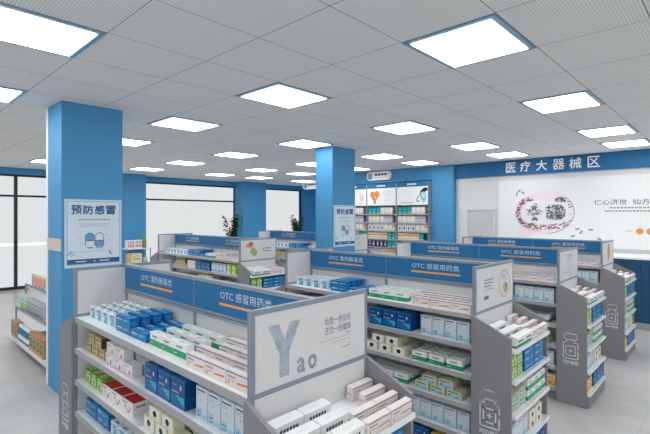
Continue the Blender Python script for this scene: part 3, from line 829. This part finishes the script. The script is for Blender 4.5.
# ------------------------------------------------------------------ wall racks
def rack(i, xa, xb):
    xc = (xa + xb) / 2; w = xb - xa; yb = YW - .004; yf = 9.1; dp = yb - yf
    t = tag(empty('wall_rack', (xc, yf, 0)), ['tall wall rack at far left, mostly behind the middle column', 'tall wall rack whose picture is hidden by the middle column', 'tall wall rack under an orange heart picture', 'tall wall rack under a picture of a dark-capped teal figure'][i], 'shelf unit', 'wall racks of the medicine wall')
    h = w / 2
    b = MB(); b.box(-h + .015, dp - .012, .08, h - .015, dp, 2.62, 'board_white'); b.build('back_panel', t)
    for sx in (-1, 1):
        b = MB(); b.box(sx * (h - .001), 0, .001, sx * (h - .015), dp, 2.62, 'steel'); b.build('side_panel', t)
    b = MB(); b.box(-h + .015, .03, .001, h - .015, dp, .08, 'panel_grey'); b.build('plinth', t)
    b = MB(); b.box(-h + .015, 0, 2.5, h - .015, .03, 2.615, 'blue_header'); hp = b.build('header_panel', t)
    a = Art(face_y(-.0006, 0, 0))
    if i >= 1:
        for k in range(4): a.rect(-.13 + k * .068, 2.54, -.085 + k * .068, 2.58, 'letter_white')
        a.build('header_lettering', hp)
    b = MB(); b.box(-h + .015, .004, 2.06, h - .015, .02, 2.5, 'letter_white'); pp = b.build('picture_panel', t)
    a = Art(face_y(.0034, 0, 2.06))
    if i == 2:
        a.disc(-.27, .28, .085, 'orange'); a.disc(-.14, .29, .085, 'orange'); a.poly([(-.35, .25), (-.2, .06), (-.06, .26), (-.2, .33)], 'orange')
        a.poly([(-.215, .04), (-.185, .04), (-.16, .2), (-.24, .2)], 'leaf_tan'); a.disc(-.2, .07, .024, 'black'); a.disc(-.26, .29, .035, 'card_coral'); a.disc(-.15, .24, .03, 'card_coral'); a.disc(-.19, .2, .02, 'card_cream')
        for k in range(3): a.rect(.06, .34 - k * .05, .3, .355 - k * .05, 'card_pale')
        a.rect(.08, .12, .2, .13, 'pink')
    elif i == 3:
        a.poly([(.22, .2), (.3, .05), (.36, .07), (.4, .2), (.38, .32), (.3, .35), (.24, .3)], 'card_aqua')
        a.poly([(.2, .28), (.26, .36), (.34, .41), (.42, .4), (.43, .34), (.36, .31), (.28, .31)], 'black')
        a.line([(.24, .29), (.2, .22), (.15, .17), (.13, .1), (.17, .07), (.2, .11)], .018, 'black'); a.disc(.32, .22, .045, 'card_pale'); a.line([(.27, .17), (.32, .12), (.37, .15)], .012, 'teal')
        a.rect(-.32, .05, .04, .06, 'teal')
        for k in range(3): a.rect(-.3 + k * .03, .32 - k * .06, .02, .33 - k * .06, 'card_blush')
    else:
        a.disc(.3, .2, .07, 'pink', ry=.1); a.rect(.1, .32, .34, .335, 'pink'); a.rect(.2, .05, .36, .06, 'rose')
    a.build('picture_artwork', pp)
    zs = [1.845, 1.63, 1.425, 1.215, 1.01, .8, .58, .36, .1]
    for z in zs:
        b = MB(); b.box(-h + .015, 0, z - .03, h - .015, dp - .012, z, 'lip_grey'); b.build('shelf', t)
    where = ['left rack', 'partly hidden rack', 'orange-heart rack', 'teal-figure rack'][i]
    plan = [[('teal_carton', 3), ('plain_carton', 3)], [('plain_carton', 4), ('lavender_carton', 3)], [('emblem_carton', 4), ('plain_carton', 2), ('coral_band_carton', 1)],
            [('coral_band_carton', 7), ('teal_carton', 2)], [('indigo_carton', 5), ('teal_carton', 2)], [('lavender_carton', 3), ('coral_band_carton', 5)], [('emblem_carton', 6)], [('plain_carton', 6)]]
    for r, (z, seq) in enumerate(zip(zs, plan)):
        x = xc - h + .03
        for kind, n in seq:
            k = KIND[kind]
            for q in range(n):
                if x + k['w'] > xc + h - .02: break
                put(kind, (x + k['w'] / 2, yf + .02 + random.uniform(0, .01), z + .0006), 0, '%s, %s%s shelf of the %s' % (k['look'], 'only one, ' if n == 1 else ('leftmost, ' if q == 0 else ORD[q + 1] + ' from left, '), ORD[r + 1], where))
                x += k['w'] + .006
RX = [-8.88, -8.02, -7.09, -6.17, -5.275]
for i in range(4): rack(i, RX[i] + .002, RX[i + 1] - .002)

def pill_sign(x0, x1, y, z0, z1, label, rods=False):
    xc = (x0 + x1) / 2; w = x1 - x0; h = z1 - z0
    t = tag(empty('department_sign', (xc, y, z0)), label, 'sign', 'rounded department signs')
    r = h * .42; pts = []
    for cx, cz, a0 in ((w / 2 - r, h - r, 0), (-w / 2 + r, h - r, 90), (-w / 2 + r, r, 180), (w / 2 - r, r, 270)):
        pts += [(cx + r * math.cos(R(a0 + 15 * i)), cz + r * math.sin(R(a0 + 15 * i))) for i in range(7)]
    b = MB(); b.prism(pts, 'y', -.05, -.001, 'letter_white'); b.build('sign_body', t)
    a = Art(face_y(-.0506, 0, 0))
    a.disc(-w / 2 + h * .5, h * .5, h * .36, 'poster_blue'); a.disc(-w / 2 + h * .5, h * .5, h * .26, 'card_aqua'); a.rect(-w / 2 + h * .44, h * .3, -w / 2 + h * .56, h * .7, 'poster_blue')
    a.build('sign_emblem', t)
    a = Art(face_y(-.0506, 0, 0))
    for k in range(4): a.rect(-.12 + k * .1, h * .52, -.04 + k * .1, h * .76, 'ink')
    for k in range(8): a.rect(-.14 + k * .05, h * .3, -.105 + k * .05, h * .36, 'orange')
    a.build('sign_lettering', t)
    if rods:
        for s in (-1, 1):
            b = MB(); b.box(s * w * .3 - .006, -.03, h, s * w * .3 + .006, -.018, CEIL - z0 - .001, 'steel'); b.build('hanging_rod', t)
pill_sign(-7.19, -6.42, YW - .121, 2.72, 2.945, 'white rounded sign on the blue band above the wall racks')
pill_sign(-9.66, -8.98, 9.3, 2.59, 2.81, 'white rounded sign hanging left of the middle column', True)

# ------------------------------------------------------------------ medical device wall
t = tag(empty('wall_lettering', (-2.1, YW - .05, 2.71)), 'white raised Chinese lettering on the blue band of the right wall', 'sign')
chars = '医疗大器械区'
for ch, (xa, xb) in zip(chars, ((-1.472, -1.274), (-1.184, -0.988), (-0.872, -0.676), (-0.566, -0.361), (-0.274, -0.07), (0.038, 0.232))):
    m = MB(); add_text(m, ch, face_y(0, xa, 0), 0, .0, w=xb - xa, h=.2, m='letter_white', bold=.004, depth=.02)
    m.build('letter', t)
t = tag(empty('display_board', (-3.74, YW, 1.215)), 'large white display board with pink pill collage on the right wall', 'display board')
b = MB(); b.box(0, -.045, 0, 5.2, -.001, 1.32, 'white'); b.build('board_panel', t)
a = Art(face_y(-.0456, 0, 0))
DY = -.14
a.disc(.905, .66, .545, 'pink_pale', ry=.43, n=48); a.poly([(.44, .42), (.4, .1), (.8, .26)], 'pink_pale')
a.disc(.8, .62, .44, 'pink', ry=.36, n=48); a.disc(.95, .64, .46, 'pink_pale', ry=.37, n=48)
a.line([(.905 + .54 * math.cos(R(q * 6)), .66 + .425 * math.sin(R(q * 6))) for q in range(-14, 8)], .012, 'ink_soft')
a.rrect(.47, .43, 1.36, .88, .22, 'white')
rng = random.Random(4)
def pill(u, v, s, m, an=None):
    an = rng.uniform(0, math.pi) if an is None else an; c_, s_ = math.cos(an), math.sin(an)
    a.line([(u - c_ * s, v - s_ * s), (u + c_ * s, v + s_ * s)], s * 1.0, m)
tones = ['ink', 'ink_mid', 'ink_mid', 'ink_soft', 'ink', 'rose']
for k in range(420):                                       # pills scattered round the capsule outline
    an = rng.uniform(0, 2 * math.pi); rr = rng.uniform(1.0, 1.4)
    u, v = .905 + .47 * rr * math.cos(an), .655 + .25 * rr * math.sin(an)
    if math.sin(an) > .45 and abs(math.cos(an)) < .4: continue
    if math.cos(an) > .7 and rng.random() < .8: continue
    if -.06 < ((u - .915) / .445) ** 4 + ((v - .655) / .225) ** 4 < 1.0: continue
    if ((u - .905) / .54) ** 2 + ((v - .66) / .42) ** 2 < 1.0: pill(u, v, .016, rng.choice(tones))
for k in range(150):                                       # right half of the capsule full of pills
    u, v = rng.uniform(.95, 1.3), rng.uniform(.52, .8)
    if ((u - 1.12) / .17) ** 4 + ((v - .66) / .14) ** 4 < 1: pill(u, v, .016, rng.choice(tones[:4]))
for k in range(110):                                       # a cross of pills in the left half
    u, v = rng.uniform(-.15, .15), rng.uniform(-.17, .17)
    if min(abs(u), abs(v)) < .055: pill(.73 + u, .66 + v, .015, rng.choice(tones[:4]))
a.build('board_artwork', t)
a = Art(face_y(-.0456, 0, 0))
for u, v, n in ((.38, 1.04, 1.2), (.43, 1.1, .5), (.5, 1.06, 2.4), (1.5, .34, .3), (1.56, .28, 1.0), (1.72, .33, 2.9), (1.86, .16, 2.7), (1.42, .2, .5)): pill(u, v, .03, 'ink_soft', n)
a.build('scattered_pills', t)
a = Art(face_y(-.0456, 0, 0))
a.rect(2.27, .315, 2.36, .325, 'orange'); a.disc(2.47, .32, .055, 'orange'); a.disc(2.62, .32, .055, 'orange'); a.rrect(2.73, .26, 3.3, .38, .05, 'orange')
a.build('orange_emblem', t)
m = MB(); F = face_y(-.0456, 0, 0)
add_text(m, '仁心济世  仙方', F, 1.774, .79, w=.84, h=.1, m='ink', lift=.003)
a2 = Art(F); a2.lift = .003
dashes(a2, 2.02, 2.9, .725, .748, 16, 'ink_soft'); dashes(a2, 1.95, 2.9, .665, .688, 18, 'ink_soft')
m.build('board_lettering', t)
a2.build('small_lettering', t)

# service counter under the board
t = tag(empty('service_counter', (-1.0, 8.93, 0)), 'ribbed dark blue counter with white top under the display board', 'counter')
b = MB(); b.box(-2.0, -.43, .11, 3.4, .45, 1.11, 'ribbed_blue'); b.build('counter_front', t)
b = MB(); b.box(-2.0, -.43, .001, 3.4, .45, .11, 'lip_grey'); b.build('plinth', t)
b = MB(); b.box(-2.02, -.45, 1.11, 3.42, .45, 1.14, 'letter_white'); b.build('counter_top', t)

# ------------------------------------------------------------------ low stepped stand by the left column
t = tag(empty('stepped_stand', (-6.55, 1.7, 0)), 'low white stepped display stand beside the left blue column', 'display stand')
X0, X1 = -1.09, 1.07
STEPS = [(-.24, .12), (-.13, .476), (-.01, .79)]
for q, (y, z) in enumerate(STEPS):
    for s, (xa, xb) in enumerate(((X0, -.01), (.01, X1))):
        b = MB(); b.box(xa, y + .002, z - .03, xb, y + .26, z, 'shelf_white'); b.box(xa, y - .004, z - .035, xb, y + .002, z + .004, 'shelf_white'); b.build('deck', t)
    if q:
        b = MB(); b.box(X0, y - .02, z + .004, X1, y - .005, z + .03, 'steel'); b.build('front_rail', t)
        for xx in (X0, X1 - .025):
            b = MB(); b.box(xx, y - .02, STEPS[q - 1][1] + .001, xx + .025, y - .005, z + .004, 'steel'); b.build('post', t)
b = MB(); b.box(X0 + .05, .0, .001, X1, .26, .085, 'panel_grey'); b.build('plinth', t)
b = MB(); b.box(X0, .27, .001, X1, .29, .9, 'board_white'); b.build('back_panel', t)
def stand_row(kind, q, x, n, pitch, where, rows=1):
    y, z = STEPS[q]
    k = KIND[kind]
    for r in range(rows):
        for i in range(n):
            put(kind, (-6.55 + x + i * pitch + k['w'] / 2, 1.7 + y + .02 + r * (k['d'] + .01), z + .0006), 0, '%s, %s%s%s tier of the low stepped stand' % (k['look'], cname(i, n), 'back row, ' if r else ('front row, ' if rows > 1 else ''), where))
stand_row('tan_pack', 0, -.98, 2, .16, 'left end of bottom')
stand_row('tan_pack', 0, -.02, 4, .158, 'right part of bottom')
stand_row('mint_carton', 1, -.98, 3, .112, 'left of middle')
stand_row('silver_carton', 1, -.62, 8, .1, 'right of middle')
stand_row('rosy_carton', 2, -.9, 5, .18, 'top')
stand_row('mint_carton', 2, .03, 4, .112, 'right of top')
# blue bottles between the packs
bot = MB(); bot.lathe([(0, 0.0), (.036, 0), (.038, .01), (.038, .15), (.03, .17), (.016, .18), (.016, .19)], 0, 0, ['card_bottle', 'card_bottle', 'card_bottle', 'card_bottle', 'card_bottle', 'card_bottle'])
bot.lathe([(.0385, .03), (.0385, .09)], 0, 0, 'card_white')
cap = MB(); cap.lathe([(.026, .172), (.026, .212), (0, .215)], 0, 0, 'card_white')
bme, cme = bot.mesh('bottle_body'), cap.mesh('bottle_cap')
for me in (bme, cme):
    for p in me.polygons: p.use_smooth = True
for i in range(6):
    r = tag(empty('lotion_bottle', (-6.55 - .6 + i * .09, 1.7 - .24 + .06, .1206)), 'blue white-capped bottle, %s from left on bottom tier of stepped stand' % ORD[i + 1], 'bottle', 'blue bottles on the stepped stand')
    for n, me in (('bottle_body', bme), ('bottle_cap', cme)):
        o = bpy.data.objects.new(n, me); COL.objects.link(o); o.parent = r

# ------------------------------------------------------------------ stand by the window pier
t = tag(empty('tiered_stand', (-12.08, 5.32, 0)), 'narrow three-tier stand by the blue window pier behind the left column', 'display stand')
for z in (.12, .456, .913):
    b = MB(); b.box(-.22, -.42, z - .025, .22, .2, z, 'shelf_white'); b.build('deck', t)
for x in (-.22, .2):
    for y in (-.441, .201):
        b = MB(); b.box(x, y, .001, x + .02, y + .02, .915, 'steel'); b.build('post', t)
for k in range(2): put('pink_window_carton', (-11.9, 5.015 + k * .203, .9136), R(90), 'pink double-window carton, %s one, top tier by window pier' % ('left', 'right')[k])
put('wide_yellow_carton', (-11.9, 5.13, .4566), R(90), 'wide cream yellow-edged carton, left one, middle tier by window pier')
put('mint_carton', (-11.9, 5.42, .4566), R(90), 'mint green carton right of the wide cream carton by window pier')
tb = MB(); tb.lathe([(0, 0), (.055, 0), (.06, .02), (.06, .2), (.04, .25), (.03, .28)], 0, 0, 'card_olivegreen', 18)
tc_ = MB(); tc_.lathe([(.034, .275), (.034, .34), (.03, .36), (0, .36)], 0, 0, 'card_lime', 18)
r = tag(empty('tall_bottle', (-11.98, 5.405, .9136)), 'tall lime green bottle on top tier of the stand by window pier', 'bottle')
for n, q in (('bottle_body', tb), ('bottle_cap', tc_)):
    o = q.build(n, r)
    for p in o.data.polygons: p.use_smooth = True

# ------------------------------------------------------------------ potted plants
def plant(loc, seed, label, hgt):
    t = tag(empty('potted_plant', loc), label, 'plant', 'tall potted plants by the windows')
    b = MB(); b.lathe([(0, .001), (.13, .001), (.17, .38), (.18, .4), (.165, .4), (.155, .36)], 0, 0, 'pot', 24); b.build('pot', t)
    b = MB(); b.lathe([(.156, .362), (0, .365)], 0, 0, 'soil', 24); b.build('soil', t)
    rng = random.Random(seed)
    st = MB(); lf = MB()
    for k in range(7):
        a = rng.uniform(0, 6.28); lean = rng.uniform(.05, .26); top = hgt * rng.uniform(.75, 1.0)
        P = [(.04 * math.cos(a) + lean * math.cos(a) * (q / 6) ** 1.5, .04 * math.sin(a) + lean * math.sin(a) * (q / 6) ** 1.5, .36 + (top - .36) * q / 6) for q in range(7)]
        for p, q in zip(P, P[1:]):
            w = .008
            st.poly([(p[0] - w, p[1], p[2]), (p[0] + w, p[1], p[2]), (q[0] + w, q[1], q[2]), (q[0] - w, q[1], q[2])], 'stem')
            st.poly([(p[0], p[1] - w, p[2]), (p[0], p[1] + w, p[2]), (q[0], q[1] + w, q[2]), (q[0], q[1] - w, q[2])], 'stem')
        for q in range(60):
            f = rng.uniform(.35, 1); i = min(5, int(f * 6)); g = f * 6 - i
            c = Vector(P[i]).lerp(Vector(P[i + 1]), g)
            an = rng.uniform(0, 6.28); el = rng.uniform(-.5, .7); Ln = rng.uniform(.11, .2)
            dv = Vector((math.cos(an) * math.cos(el), math.sin(an) * math.cos(el), math.sin(el)))
            sv = dv.cross(Vector((0, 0, 1))).normalized() * Ln * .26; up = Vector((0, 0, .015))
            lf.poly([c, c + dv * Ln * .4 + sv + up, c + dv * Ln - up, c + dv * Ln * .4 - sv + up], 'leaf')
    st.build('stems', t); lf.build('foliage', t)
plant((-12.45, 8.62, 0), 2, 'tall leafy potted plant at the right end of the wide middle window', 1.85)
plant((-12.4, 11.62, 0), 9, 'tall leafy potted plant in front of the narrow far window', 1.95)

# ------------------------------------------------------------------ leave out goods the photograph shows nothing of
def prune():
    from mathutils.bvhtree import BVHTree
    bpy.context.view_layer.update()
    V = []; P = []; owner = []
    for o in SC.objects:
        if o.type != 'MESH' or o.name.startswith('glass_pane'): continue
        k = len(V); M = o.matrix_world
        V += [M @ v.co for v in o.data.vertices]
        for p in o.data.polygons: P.append([k + i for i in p.vertices]); owner.append(o.name)
    tree = BVHTree.FromPolygons(V, P)
    VIEWS = [(0, 0, CAM_Z), (.33, .31, CAM_Z), (-.33, -.31, CAM_Z)]      # the viewpoint and a step to either side
    cy, sy = math.cos(.7565), math.sin(.7565)
    gone = []
    for o in GOODS:
        lo = Vector(o.bound_box[0]); hi = Vector(o.bound_box[6])
        pts = []
        for i in range(6):
            for j in range(5):
                u, v = (.04 + .92 * i / 5), (.04 + .92 * j / 4)
                pts.append((lo.x + (hi.x - lo.x) * u, lo.y, lo.z + (hi.z - lo.z) * v))
                pts.append((lo.x + (hi.x - lo.x) * u, lo.y + (hi.y - lo.y) * v, hi.z))
                pts.append((hi.x, lo.y + (hi.y - lo.y) * u, lo.z + (hi.z - lo.z) * v))
                pts.append((lo.x, lo.y + (hi.y - lo.y) * u, lo.z + (hi.z - lo.z) * v))
        def visible_from(C):
            seen = 0
            for p in pts:
                w = o.matrix_world @ Vector(p)
                d = w - C
                dep = -d.x * sy + d.y * cy; lat = d.x * cy + d.y * sy
                if dep < .1: continue
                px = 325 + 439.4 * lat / dep; py = 214.8 - 439.4 * d.z / dep
                if not (-3 < px < 653 and -3 < py < 437): continue
                hit = tree.ray_cast(C, d.normalized())
                if hit[2] is not None and owner[hit[2]] == o.name: seen += 1
                if seen > 2: return True
            return False
        if not any(visible_from(Vector(C)) for C in VIEWS): gone.append(o)
    print('goods kept', len(GOODS) - len(gone), 'left out', len(gone))
    for o in gone: bpy.data.objects.remove(o)
prune()
